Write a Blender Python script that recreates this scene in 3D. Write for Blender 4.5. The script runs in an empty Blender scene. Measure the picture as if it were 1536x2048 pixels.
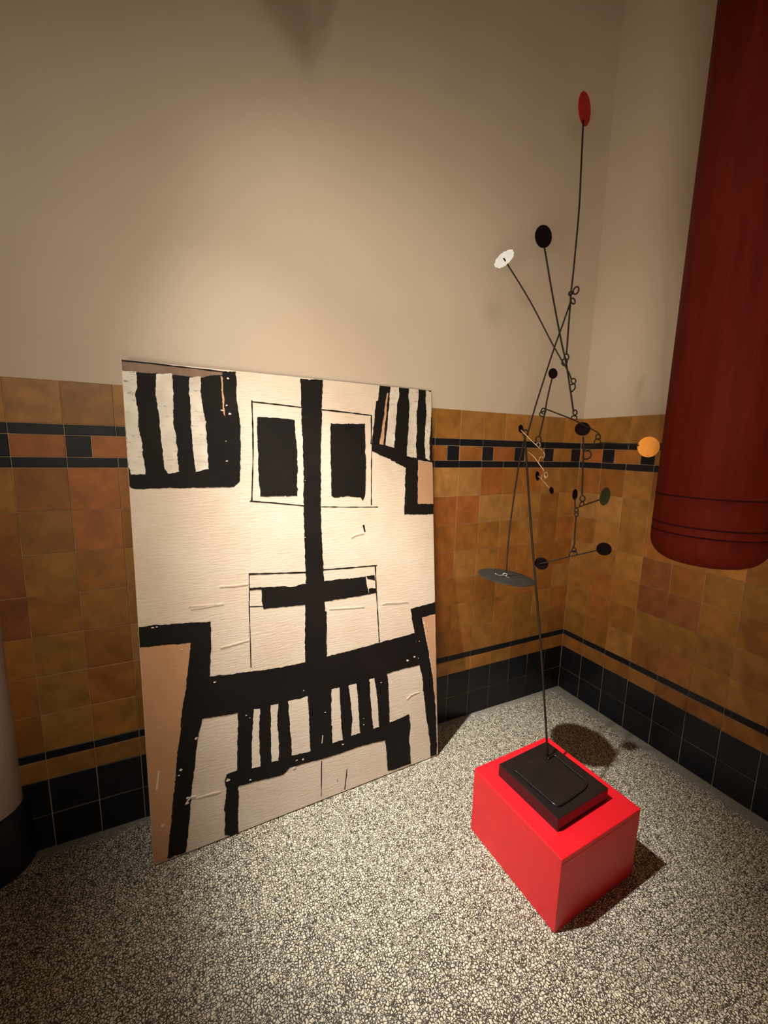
import bpy, bmesh, math, random, json
from mathutils import Vector, Matrix
from mathutils.geometry import tessellate_polygon

# ---------------------------------------------------------------- camera, world, light, exposure
scene = bpy.context.scene
COL = scene.collection
cam_d = bpy.data.cameras.new('camera')
cam = bpy.data.objects.new('camera', cam_d)
COL.objects.link(cam)
cam_d.sensor_fit = 'VERTICAL'
cam_d.sensor_height = 36.0
cam_d.lens = 819.94 / 2048 * 36.0
cam_d.clip_start = 0.02
cx = Vector((0.901338, -0.432514, 0.022845))
cy = Vector((0.046739, 0.149568, 0.987646))
cz = -Vector((0.430588, 0.889135, -0.155026))
cam.matrix_world = Matrix(((cx.x, cy.x, cz.x, -2.1796), (cx.y, cy.y, cz.y, -1.7640), (cx.z, cy.z, cz.z, 1.5499), (0, 0, 0, 1)))
scene.camera = cam

world = bpy.data.worlds.new('world')
scene.world = world
world.use_nodes = True
world.node_tree.nodes['Background'].inputs[0].default_value = (1.0, 0.84, 0.64, 1)
world.node_tree.nodes['Background'].inputs[1].default_value = 0.012

def lamp_light(name, loc, target, energy, size, color, soft, blend=1.0):
    d = bpy.data.lights.new(name, 'SPOT')
    o = bpy.data.objects.new(name, d)
    COL.objects.link(o)
    o.location = loc
    d.energy = energy
    d.color = color
    d.spot_size = math.radians(size)
    d.spot_blend = blend
    d.shadow_soft_size = soft
    o.rotation_euler = (Vector(target) - Vector(loc)).to_track_quat('-Z', 'Y').to_euler()
# ceiling spotlight over the canvas: hot beam, field around it and weak spill towards the mobile
LAMP = (-2.53, -0.65, 3.35)
lamp_light('spot_beam', LAMP, (-1.22, -0.40, 0.0), 600, 36, (1.0, 0.975, 0.92), 0.03)
lamp_light('spot_field', LAMP, (-1.42, -0.27, 0.5), 150, 48, (1.0, 0.94, 0.85), 0.03)
lamp_light('spot_spill', LAMP, (-0.75, -0.50, 1.2), 55, 76, (1.0, 0.90, 0.76), 0.04)
# added unseen fill behind the camera: floor-bounced spot and two broad, soft ones
lamp_light('bounce_fill', (-1.8, -3.2, 3.4), (-1.75, -3.05, 0.0), 1600, 64, (1.0, 0.86, 0.70), 0.05)
lamp_light('wall_fill', (-2.9, -2.9, 2.6), (-1.85, 0.0, 1.62), 125, 66, (1.0, 0.86, 0.70), 0.35)
lamp_light('low_fill', (-3.2, -2.6, 0.9), (-0.6, 0.0, 1.9), 300, 60, (1.0, 0.83, 0.64), 0.5)

vs = scene.view_settings
vs.view_transform = 'Standard'
vs.look = 'None'
vs.gamma = 1.0
vs.use_curve_mapping = False
vs.exposure = 0.0

random.seed(7)
T = 0.15

# ---------------------------------------------------------------- material helpers
def new_mat(name):
    m = bpy.data.materials.new(name)
    m.use_nodes = True
    nt = m.node_tree
    b = nt.nodes['Principled BSDF']
    return m, nt, b

def N(nt, t, **kw):
    n = nt.nodes.new(t)
    for k, v in kw.items():
        if k in n.inputs.keys():
            n.inputs[k].default_value = v
        else:
            setattr(n, k, v)
    return n

def coords(nt, scale=(1, 1, 1)):
    tc = nt.nodes.new('ShaderNodeTexCoord')
    mp = nt.nodes.new('ShaderNodeMapping')
    mp.inputs['Scale'].default_value = scale
    nt.links.new(tc.outputs['Object'], mp.inputs['Vector'])
    return mp.outputs['Vector']

def noise(nt, vec, scale, detail=3, rough=0.5):
    n = nt.nodes.new('ShaderNodeTexNoise')
    n.inputs['Scale'].default_value = scale
    n.inputs['Detail'].default_value = detail
    n.inputs['Roughness'].default_value = rough
    if vec is not None:
        nt.links.new(vec, n.inputs['Vector'])
    return n.outputs['Fac']

def ramp(nt, fac, stops):
    r = nt.nodes.new('ShaderNodeValToRGB')
    e = r.color_ramp.elements
    while len(e) < len(stops):
        e.new(0.5)
    for i, (p, c) in enumerate(stops):
        e[i].position = p
        e[i].color = (*c, 1) if len(c) == 3 else c
    nt.links.new(fac, r.inputs['Fac'])
    return r.outputs['Color']

def mixc(nt, fac, a, b, mode='MIX'):
    m = nt.nodes.new('ShaderNodeMix')
    m.data_type = 'RGBA'
    m.blend_type = mode
    for i, v in ((0, fac), (6, a), (7, b)):
        if isinstance(v, bpy.types.NodeSocket):
            nt.links.new(v, m.inputs[i])
        elif i == 0:
            m.inputs[0].default_value = v
        else:
            m.inputs[i].default_value = (*v, 1)
    return m.outputs[2]

def math_n(nt, op, a, b=None, clamp=False):
    m = nt.nodes.new('ShaderNodeMath')
    m.operation = op
    m.use_clamp = clamp
    for i, v in ((0, a), (1, b)):
        if v is None:
            continue
        if isinstance(v, bpy.types.NodeSocket):
            nt.links.new(v, m.inputs[i])
        else:
            m.inputs[i].default_value = v
    return m.outputs[0]

def bump(nt, b, h, strength, dist):
    n = nt.nodes.new('ShaderNodeBump')
    n.inputs['Strength'].default_value = strength
    n.inputs['Distance'].default_value = dist
    nt.links.new(h, n.inputs['Height'])
    nt.links.new(n.outputs['Normal'], b.inputs['Normal'])

def plain(name, col, rough=0.5, metal=0.0, spec=0.5, var=0.0, vscale=20, bmp=0.0, bscale=200):
    m, nt, b = new_mat(name)
    b.inputs['Roughness'].default_value = rough
    b.inputs['Metallic'].default_value = metal
    b.inputs['Specular IOR Level'].default_value = spec
    v = coords(nt)
    lo = tuple(c * (1 - var) for c in col)
    hi = tuple(min(1, c * (1 + var)) for c in col)
    nt.links.new(ramp(nt, noise(nt, v, vscale, 4), [(0.3, lo), (0.7, hi)]), b.inputs['Base Color'])
    if bmp:
        bump(nt, b, noise(nt, v, bscale, 3), bmp, 0.002)
    return m

# plaster
M_PLASTER, nt, b = new_mat('plaster')
v = coords(nt)
nt.links.new(ramp(nt, noise(nt, v, 1.6, 4), [(0.25, (0.56, 0.465, 0.365)), (0.75, (0.63, 0.535, 0.43))]), b.inputs['Base Color'])
b.inputs['Roughness'].default_value = 0.9
b.inputs['Specular IOR Level'].default_value = 0.2
bump(nt, b, noise(nt, v, 60, 4), 0.12, 0.003)

M_GROUT = plain('grout', (0.44, 0.32, 0.205), 0.9, var=0.25, vscale=14)
M_COLUMN = plain('column_paint', (0.52, 0.42, 0.36), 0.6, var=0.06, vscale=5)
M_PLINTH = plain('plinth_paint', (0.012, 0.012, 0.022), 0.45, var=0.3, vscale=8)

# glazed tiles: colour of each tile comes from the object's own colour
def tile_mat(name, rough, var, bmps, spec):
    m, nt, b = new_mat(name)
    oi = nt.nodes.new('ShaderNodeObjectInfo')
    tc = nt.nodes.new('ShaderNodeTexCoord')
    add = nt.nodes.new('ShaderNodeVectorMath')
    add.operation = 'ADD'
    nt.links.new(tc.outputs['Object'], add.inputs[0])
    cmb = nt.nodes.new('ShaderNodeCombineXYZ')
    nt.links.new(math_n(nt, 'MULTIPLY', oi.outputs['Random'], 37.0), cmb.inputs[0])
    nt.links.new(cmb.outputs[0], add.inputs[1])
    f = noise(nt, add.outputs[0], 13, 4, 0.6)
    shade = ramp(nt, f, [(0.25, (1 - var,) * 3), (0.75, (1 + var,) * 3)])
    nt.links.new(mixc(nt, 1.0, oi.outputs['Color'], shade, 'MULTIPLY'), b.inputs['Base Color'])
    b.inputs['Roughness'].default_value = rough
    b.inputs['Specular IOR Level'].default_value = spec
    bump(nt, b, noise(nt, add.outputs[0], 17, 2), bmps, 0.004)
    return m
M_TILE = tile_mat('ochre_glaze', 0.42, 0.32, 0.35, 0.3)
M_NAVY = tile_mat('dark_glaze', 0.35, 0.3, 0.2, 0.25)

# terrazzo
M_FLOOR, nt, b = new_mat('terrazzo')
v0 = coords(nt)
wn = nt.nodes.new('ShaderNodeTexNoise')
wn.inputs['Scale'].default_value = 95
wn.inputs['Detail'].default_value = 2
nt.links.new(v0, wn.inputs['Vector'])
sub = N(nt, 'ShaderNodeVectorMath', operation='SUBTRACT')
nt.links.new(wn.outputs['Color'], sub.inputs[0])
sub.inputs[1].default_value = (0.5, 0.5, 0.5)
scl = N(nt, 'ShaderNodeVectorMath', operation='SCALE')
nt.links.new(sub.outputs[0], scl.inputs[0])
scl.inputs['Scale'].default_value = 0.011
wv = N(nt, 'ShaderNodeVectorMath', operation='ADD')
nt.links.new(v0, wv.inputs[0])
nt.links.new(scl.outputs[0], wv.inputs[1])
def voro(scale, lo, hi):
    ed = nt.nodes.new('ShaderNodeTexVoronoi')
    ed.voronoi_dimensions = '2D'
    ed.feature = 'DISTANCE_TO_EDGE'
    ed.inputs['Scale'].default_value = scale
    nt.links.new(wv.outputs[0], ed.inputs['Vector'])
    ce = nt.nodes.new('ShaderNodeTexVoronoi')
    ce.voronoi_dimensions = '2D'
    ce.feature = 'F1'
    ce.inputs['Scale'].default_value = scale
    nt.links.new(wv.outputs[0], ce.inputs['Vector'])
    sp = nt.nodes.new('ShaderNodeSeparateColor')
    nt.links.new(ce.outputs['Color'], sp.inputs[0])
    thr = math_n(nt, 'ADD', math_n(nt, 'MULTIPLY', sp.outputs[1], hi - lo), lo)
    d = math_n(nt, 'SUBTRACT', ed.outputs['Distance'], thr)
    chip = math_n(nt, 'MULTIPLY', d, 30.0, True)
    return chip, sp.outputs[0], sp.outputs[2]
c1, r1, t1 = voro(118, 0.08, 0.24)
c2, r2, t2 = voro(200, 0.09, 0.26)
use1 = math_n(nt, 'LESS_THAN', r1, 0.62)
big = math_n(nt, 'MULTIPLY', c1, use1)
small = math_n(nt, 'MULTIPLY', math_n(nt, 'MULTIPLY', c2, math_n(nt, 'LESS_THAN', r2, 0.86)), math_n(nt, 'SUBTRACT', 1.0, use1))
chip = math_n(nt, 'MAXIMUM', big, small)
chipcol = ramp(nt, math_n(nt, 'MULTIPLY', math_n(nt, 'ADD', t1, t2), 0.5), [(0.15, (0.62, 0.56, 0.43)), (0.5, (0.82, 0.77, 0.64)), (0.9, (0.80, 0.70, 0.47))])
matrix = ramp(nt, noise(nt, v0, 9, 4), [(0.3, (0.050, 0.042, 0.030)), (0.7, (0.078, 0.066, 0.048))])
terr = mixc(nt, chip, matrix, chipcol)
# worn dirty patches and the grey cement strip along the walls
dirt = math_n(nt, 'MULTIPLY', math_n(nt, 'SUBTRACT', noise(nt, v0, 2.6, 6, 0.65), 0.57, False), 3.0, True)
terr = mixc(nt, math_n(nt, 'MULTIPLY', dirt, 0.35), terr, (0.12, 0.10, 0.08))
sx = nt.nodes.new('ShaderNodeSeparateXYZ')
nt.links.new(v0, sx.inputs[0])
edge = math_n(nt, 'MAXIMUM', math_n(nt, 'ADD', sx.outputs[0], 0.085), math_n(nt, 'ADD', sx.outputs[1], 0.05))
edge = math_n(nt, 'ADD', edge, math_n(nt, 'MULTIPLY', math_n(nt, 'SUBTRACT', noise(nt, v0, 30, 4), 0.5), 0.09))
edge = math_n(nt, 'MULTIPLY', edge, 30.0, True)
terr = mixc(nt, math_n(nt, 'MULTIPLY', edge, 0.85), terr, (0.235, 0.215, 0.18))
nt.links.new(terr, b.inputs['Base Color'])
b.inputs['Roughness'].default_value = 0.48
b.inputs['Specular IOR Level'].default_value = 0.35
bump(nt, b, chip, 0.05, 0.001)

# paint on canvas
def paint_mat(name, c0, c1, rough, relief=0.5, grime=0.0, spec=0.35):
    m, nt, b = new_mat(name)
    v = coords(nt)
    st = coords(nt, (4, 22, 22))
    col = ramp(nt, noise(nt, v, 5, 5, 0.6), [(0.3, c0), (0.7, c1)])
    if grime:
        g = math_n(nt, 'MULTIPLY', math_n(nt, 'SUBTRACT', noise(nt, st, 7, 6, 0.75), 0.60), 5.0, True)
        col = mixc(nt, math_n(nt, 'MULTIPLY', g, grime), col, (0.16, 0.13, 0.10))
    nt.links.new(col, b.inputs['Base Color'])
    b.inputs['Roughness'].default_value = rough
    b.inputs['Specular IOR Level'].default_value = spec
    h = math_n(nt, 'ADD', noise(nt, st, 6, 6, 0.7), math_n(nt, 'MULTIPLY', noise(nt, v, 420, 2), 0.5))
    bump(nt, b, h, relief, 0.004)
    return m
M_CREAM = paint_mat('cream_ground', (0.73, 0.585, 0.455), (0.80, 0.685, 0.56), 0.55, 0.75, 0.30)
M_GAP = paint_mat('cream_paint', (0.74, 0.62, 0.50), (0.82, 0.72, 0.59), 0.55, 0.5, 0.1)
M_BLACK = paint_mat('black_paint', (0.008, 0.0065, 0.006), (0.013, 0.010, 0.009), 0.6, 0.35, spec=0.12)
M_PEACH = paint_mat('peach_paint', (0.54, 0.305, 0.175), (0.61, 0.355, 0.215), 0.6, 0.3)
M_TAN = paint_mat('tan_paint', (0.52, 0.275, 0.135), (0.60, 0.325, 0.17), 0.6, 0.3, 0.1)
M_BROWN = paint_mat('brown_paint', (0.13, 0.075, 0.05), (0.30, 0.19, 0.13), 0.6, 0.4, 0.8)
# dry brushed white over black
M_WHITE, nt, b = new_mat('dry_white_paint')
v = coords(nt)
st = coords(nt, (3.0, 12, 12))
g = math_n(nt, 'MULTIPLY', math_n(nt, 'SUBTRACT', noise(nt, st, 9, 8, 0.82), 0.56), 12.0, True)
g2 = math_n(nt, 'MULTIPLY', math_n(nt, 'SUBTRACT', noise(nt, v, 7, 2), 0.40), 7.0, True)
col = ramp(nt, noise(nt, v, 12, 4), [(0.3, (0.60, 0.53, 0.44)), (0.7, (0.80, 0.74, 0.63))])
nt.links.new(mixc(nt, math_n(nt, 'MULTIPLY', g, g2), col, (0.05, 0.04, 0.035)), b.inputs['Base Color'])
b.inputs['Roughness'].default_value = 0.6
bump(nt, b, noise(nt, st, 6, 6, 0.7), 0.4, 0.004)
PM = {'black': M_BLACK, 'white': M_WHITE, 'cream': M_GAP, 'peach': M_PEACH, 'peachd': M_TAN, 'brown': M_BROWN}

M_EDGE = plain('raw_canvas_edge', (0.10, 0.065, 0.04), 0.9, var=0.3)
M_WOOD = plain('stretcher_wood', (0.32, 0.21, 0.12), 0.7, var=0.2)
M_RED = plain('red_lacquer', (0.78, 0.012, 0.022), 0.38, var=0.05, vscale=9, bmp=0.04, bscale=300)
M_BASE = plain('black_lacquer', (0.011, 0.009, 0.009), 0.24, var=0.2, spec=0.6, bmp=0.03, bscale=60)
M_WIRE = plain('dark_wire', (0.014, 0.008, 0.005), 0.5, spec=0.25, var=0.3, vscale=60, bmp=0.2, bscale=300)
M_STEEL = plain('steel_wire', (0.45, 0.43, 0.38), 0.35, metal=0.6, var=0.2, vscale=50)
M_BRASS = plain('bare_wire', (0.42, 0.27, 0.17), 0.35, metal=0.8, var=0.2, vscale=50)
D_BLACK = plain('disc_black', (0.0065, 0.003, 0.0032), 0.8, spec=0.05, var=0.2, bmp=0.1)
D_RED = plain('disc_red', (0.42, 0.008, 0.010), 0.5, var=0.08)
D_WHITE = plain('disc_white', (0.84, 0.90, 0.92), 0.5, var=0.06, vscale=80)
D_ORANGE = plain('disc_orange', (0.85, 0.33, 0.045), 0.5, var=0.06, vscale=60)
D_GREEN = plain('disc_green', (0.035, 0.042, 0.016), 0.7, spec=0.2, var=0.2)
D_GREY = plain('disc_slate', (0.024, 0.023, 0.018), 0.6, spec=0.3, var=0.2, vscale=30)

# red-brown hanging column
M_OXB, nt, b = new_mat('oxblood_leather')
v = coords(nt)
st = coords(nt, (14, 14, 1.2))
col = ramp(nt, noise(nt, st, 3, 6, 0.6), [(0.3, (0.062, 0.0032, 0.0010)), (0.7, (0.092, 0.0062, 0.0012))])
col = mixc(nt, math_n(nt, 'MULTIPLY', math_n(nt, 'SUBTRACT', noise(nt, v, 26, 5, 0.7), 0.60), 4.0, True), col, (0.045, 0.004, 0.002))
nt.links.new(col, b.inputs['Base Color'])
b.inputs['Roughness'].default_value = 0.7
b.inputs['Specular IOR Level'].default_value = 0.1
bump(nt, b, noise(nt, v, 120, 4), 0.15, 0.002)
M_SEAM = plain('seam_dark', (0.018, 0.002, 0.0015), 0.9, var=0.2, spec=0.1)

# ---------------------------------------------------------------- mesh helpers
def obj(name, bm, mats, parent=None, loc=None, smooth=False):
    me = bpy.data.meshes.new(name)
    bm.normal_update()
    bm.to_mesh(me)
    bm.free()
    for m in (mats if isinstance(mats, (list, tuple)) else [mats]):
        me.materials.append(m)
    if smooth:
        for p in me.polygons:
            p.use_smooth = True
    o = bpy.data.objects.new(name, me)
    COL.objects.link(o)
    if loc is not None:
        o.location = loc
    if parent is not None:
        o.parent = parent
    return o

def empty(name, loc, label, cat):
    o = bpy.data.objects.new(name, None)
    o.empty_display_size = 0.05
    COL.objects.link(o)
    o.location = loc
    o['label'] = label
    o['category'] = cat
    return o

def add_box(bm, lo, hi, mi=0):
    vs_ = [bm.verts.new((x, y, z)) for x in (lo[0], hi[0]) for y in (lo[1], hi[1]) for z in (lo[2], hi[2])]
    fs = []
    for q in ((0, 1, 3, 2), (4, 6, 7, 5), (0, 4, 5, 1), (2, 3, 7, 6), (0, 2, 6, 4), (1, 5, 7, 3)):
        f = bm.faces.new([vs_[i] for i in q])
        f.material_index = mi
        fs.append(f)
    return fs

def bevel_all(bm, w, seg=2):
    bmesh.ops.bevel(bm, geom=list(bm.edges), offset=w, segments=seg, affect='EDGES', profile=0.5)

def lathe(bm, prof, seg=64, cap0=True, cap1=True):
    rings = []
    for rr, z in prof:
        rings.append([bm.verts.new((rr * math.cos(2 * math.pi * i / seg), rr * math.sin(2 * math.pi * i / seg), z)) for i in range(seg)])
    for a, c in zip(rings, rings[1:]):
        for i in range(seg):
            j = (i + 1) % seg
            bm.faces.new((a[i], a[j], c[j], c[i]))
    if cap0:
        bm.faces.new(list(reversed(rings[0])))
    if cap1:
        bm.faces.new(rings[-1])

def catmull(P, sub=4):
    P = [Vector(p) for p in P]
    if len(P) < 3:
        return P
    Q = [2 * P[0] - P[1]] + P + [2 * P[-1] - P[-2]]
    out = []
    for i in range(1, len(Q) - 2):
        p0, p1, p2, p3 = Q[i - 1:i + 3]
        for k in range(sub):
            t = k / sub
            out.append(0.5 * ((2 * p1) + (p2 - p0) * t + (2 * p0 - 5 * p1 + 4 * p2 - p3) * t * t + (3 * p1 - p0 - 3 * p2 + p3) * t ** 3))
    out.append(P[-1])
    return out

def tube(bm, P, rad, origin, sides=8, sub=4):
    pts = [p - origin for p in catmull(P, sub)]
    n = None
    rings = []
    for i, p in enumerate(pts):
        t = (pts[min(i + 1, len(pts) - 1)] - pts[max(i - 1, 0)])
        if t.length < 1e-9:
            continue
        t.normalize()
        if n is None:
            n = t.orthogonal().normalized()
        n = (n - t * n.dot(t)).normalized()
        bb = t.cross(n)
        rings.append([bm.verts.new(p + rad * (math.cos(2 * math.pi * k / sides) * n + math.sin(2 * math.pi * k / sides) * bb)) for k in range(sides)])
    for a, c in zip(rings, rings[1:]):
        for k in range(sides):
            j = (k + 1) % sides
            bm.faces.new((a[k], a[j], c[j], c[k]))
    bm.faces.new(list(reversed(rings[0])))
    bm.faces.new(rings[-1])

# ---------------------------------------------------------------- floor, walls, ceiling
def struct(o):
    o['kind'] = 'structure'
    return o

bm = bmesh.new()
add_box(bm, (-4.2, -5.2, -0.08), (0.12, 0.12, 0.0))
struct(obj('floor', bm, M_FLOOR))

ZTOP = 11.656 * T
# plaster part of the left wall, with a shallow splayed hollow high up
def sstep(a, b, x):
    x = min(max((x - a) / (b - a), 0.0), 1.0)
    return x * x * (3 - 2 * x)
def hollow(x, z):
    ax, az = -1.665, 2.88
    dl = ((x - ax) * 0.64 + (z - az) * 0.77)          # distance from the long left slope
    dr = (ax - x) * 0.978 + (z - az) * 0.208          # distance from the steep right side
    return 0.105 * sstep(0.0, 0.34, dl) * sstep(-0.03, 0.055, dr)
def upper_with_hollow(bm, length):
    y0, y1, z0, z1 = 0.0035, 0.24, ZTOP - 0.001, 4.0
    xs = [-length, -2.6] + [-2.45 + 0.022 * i for i in range(55)] + [-1.0, 0.0025]
    zs = [z0, 2.5] + [2.60 + 0.022 * i for i in range(46)] + [3.8, z1]
    g = []
    for x in xs:
        g.append([bm.verts.new((x, y0 + (hollow(x, z) if -2.5 < x < -1.1 and z > 2.55 else 0.0) * (1 - sstep(3.45, 3.6, z)), z)) for z in zs])
    for i in range(len(xs) - 1):
        for j in range(len(zs) - 1):
            f = bm.faces.new((g[i][j], g[i + 1][j], g[i + 1][j + 1], g[i][j + 1]))
            f.material_index = 1
            f.smooth = 2 <= i < len(xs) - 3 and 2 <= j < len(zs) - 3
    far = [bm.verts.new((x, y1, z)) for x, z in ((-length, z0), (0.0025, z0), (0.0025, z1), (-length, z1))]
    bm.faces.new((far[3], far[2], far[1], far[0])).material_index = 1
    bot = [c[0] for c in g]
    top = [c[-1] for c in g]
    bm.faces.new(bot[::-1] + [far[0], far[1]]).material_index = 1
    bm.faces.new(top + [far[2], far[3]]).material_index = 1
    bm.faces.new(g[0] + [far[3], far[0]]).material_index = 1
    bm.faces.new(g[-1][::-1] + [far[1], far[2]]).material_index = 1

def wall(name, along_x, length):
    bm = bmesh.new()
    if along_x:
        add_box(bm, (-length, 0.0025, 0.0), (0.0025, 0.12, ZTOP - 0.001), 0)
        upper_with_hollow(bm, length)
    else:
        add_box(bm, (0.0025, -length, 0.0), (0.12, 0.12, ZTOP - 0.001), 0)
        add_box(bm, (0.0035, -length, ZTOP - 0.001), (0.12, 0.12, 4.0), 1)
    return struct(obj(name, bm, [M_GROUT, M_PLASTER]))
wall_left = wall('wall_left', True, 4.2)
wall_right = wall("wall_right", False, 5.2)
bm = bmesh.new()
add_box(bm, (-4.2, -5.2, 4.0), (0.12, 0.12, 4.1))
struct(obj('ceiling', bm, M_PLASTER))

tile_meshes = {}
def tile_mesh(w, h, joint, mat):
    key = (round(w, 4), round(h, 4), joint, mat.name)
    if key in tile_meshes:
        return tile_meshes[key]
    x, z, d, c = w / 2 - joint / 2, h / 2 - joint / 2, 0.0055, 0.0016
    bm = bmesh.new()
    back = [bm.verts.new((sx_ * x, d, sz * z)) for sx_, sz in ((-1, -1), (1, -1), (1, 1), (-1, 1))]
    mid = [bm.verts.new((sx_ * x, c * 0.6, sz * z)) for sx_, sz in ((-1, -1), (1, -1), (1, 1), (-1, 1))]
    fr = [bm.verts.new((sx_ * (x - c), 0, sz * (z - c))) for sx_, sz in ((-1, -1), (1, -1), (1, 1), (-1, 1))]
    for a, e in ((back, mid), (mid, fr)):
        for i in range(4):
            j = (i + 1) % 4
            bm.faces.new((a[i], a[j], e[j], e[i]))
    bm.faces.new(fr)
    bm.normal_update()
    me = bpy.data.meshes.new('tile')
    bm.to_mesh(me)
    bm.free()
    me.materials.append(mat)
    tile_meshes[key] = me
    return me

OCH = [(0.310, 0.128, 0.026), (0.335, 0.146, 0.030), (0.290, 0.134, 0.028), (0.350, 0.164, 0.040), (0.320, 0.120, 0.027), (0.275, 0.108, 0.022)]
REDT = (0.325, 0.108, 0.026)
PALE = (0.375, 0.185, 0.055)
DRK = (0.235, 0.084, 0.026)
NAV = [(0.010, 0.010, 0.012), (0.014, 0.013, 0.015), (0.009, 0.010, 0.014)]
def tile(wallo, right, s0, s1, z0, z1, dark, col=None, joint=None):
    w, h = (s1 - s0) * T, (z1 - z0) * T
    if joint is None:
        joint = 0.0030 if dark else 0.0018
    o = bpy.data.objects.new('tile', tile_mesh(w, h, joint, M_NAVY if dark else M_TILE))
    COL.objects.link(o)
    m = (s0 + s1) / 2 * T
    zc = (z0 + z1) / 2 * T
    jy = random.uniform(-0.0006, 0.0004)
    if right:
        o.location = (0.0 + jy, -m, zc)
        o.rotation_euler = (random.gauss(0, 0.003), random.gauss(0, 0.002), -math.pi / 2 + random.gauss(0, 0.004))
    else:
        o.location = (-m, 0.0 + jy, zc)
        o.rotation_euler = (random.gauss(0, 0.003), random.gauss(0, 0.002), random.gauss(0, 0.004))
    c = col or (random.choice(NAV) if dark else random.choice(OCH))
    k = random.uniform(0.9, 1.1)
    o.color = (c[0] * k, c[1] * k, c[2] * k, 1)
    o.parent = wallo

ZL = {'nm': 0.9538, 'nt': 1.9438, 'bb': 2.4782, 'bt': 2.7004, 'LB': 9.7053, 'LT': 9.9453, 'UB': 10.4503, 'UT': 10.695, 'TOP': 11.656}
SPECIAL_L = {(4, 6): REDT, (5, 5): REDT, (6, 5): REDT, (6, 6): PALE, (5, 6): PALE, (4, 5): PALE, (3, 5): PALE,
             (16, 6): REDT, (16, 5): REDT, (18, 4): DRK, (17, 4): OCH[2], (18, 3): DRK, (17, 5): OCH[2], (6, 3): REDT}
SPECIAL_R = {(3, 2): DRK, (3, 3): DRK, (4, 2): DRK, (2, 8): REDT, (1, 4): OCH[3], (0, 5): PALE, (1, 5): PALE}
def tiling(wallo, right, ncol, special):
    for c in range(ncol):
        tile(wallo, right, c, c + 1, 0.0, ZL['nm'], True)
        tile(wallo, right, c, c + 1, ZL['nm'], ZL['nt'], True)
        tile(wallo, right, c, c + 1, ZL['nt'], ZL['bb'], False, random.choice([OCH[0], OCH[5], OCH[2]]))
        tile(wallo, right, c, c + 1, ZL['bb'], ZL['bt'], True, joint=0.002)
        for k in range(7):
            z0 = ZL['bt'] + (ZL['LB'] - ZL['bt']) * k / 7
            z1 = ZL['bt'] + (ZL['LB'] - ZL['bt']) * (k + 1) / 7
            tile(wallo, right, c, c + 1, z0, z1, False, special.get((c, k)))
        tile(wallo, right, c, c + 1, ZL['LB'], ZL['LT'], True, joint=0.002)
        tile(wallo, right, c, c + 1, ZL['UB'], ZL['UT'], True, joint=0.002)
        tile(wallo, right, c, c + 1, ZL['UT'], ZL['TOP'], False, OCH[c % 3 + 1])
    s = 0.0
    dark = not right
    while s < ncol - 0.01:
        w = 0.5 if dark else 1.0
        e = min(s + w, ncol)
        tile(wallo, right, s, e, ZL['LT'], ZL['UB'], dark, None if dark else random.choice([REDT, OCH[1], OCH[4]]), joint=0.0024)
        s = e
        dark = not dark
tiling(wall_left, False, 19, SPECIAL_L)
tiling(wall_right, True, 11, SPECIAL_R)

# ---------------------------------------------------------------- half-round column at the far left
col_e = empty('wall_column', (-2.885, 0.0, 0.0), 'cream painted round wall column with dark blue-black plinth at the left edge', 'column')
bm = bmesh.new()
lathe(bm, [(0.107, 0.20), (0.1075, 1.0), (0.1075, 3.0), (0.107, 4.0)], 48)
obj('shaft', bm, M_COLUMN, col_e, smooth=False)
bm = bmesh.new()
lathe(bm, [(0.126, 0.0), (0.127, 0.02), (0.124, 0.19), (0.121, 0.226), (0.114, 0.236), (0.106, 0.239)], 48)
obj('plinth', bm, M_PLINTH, col_e)

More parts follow.
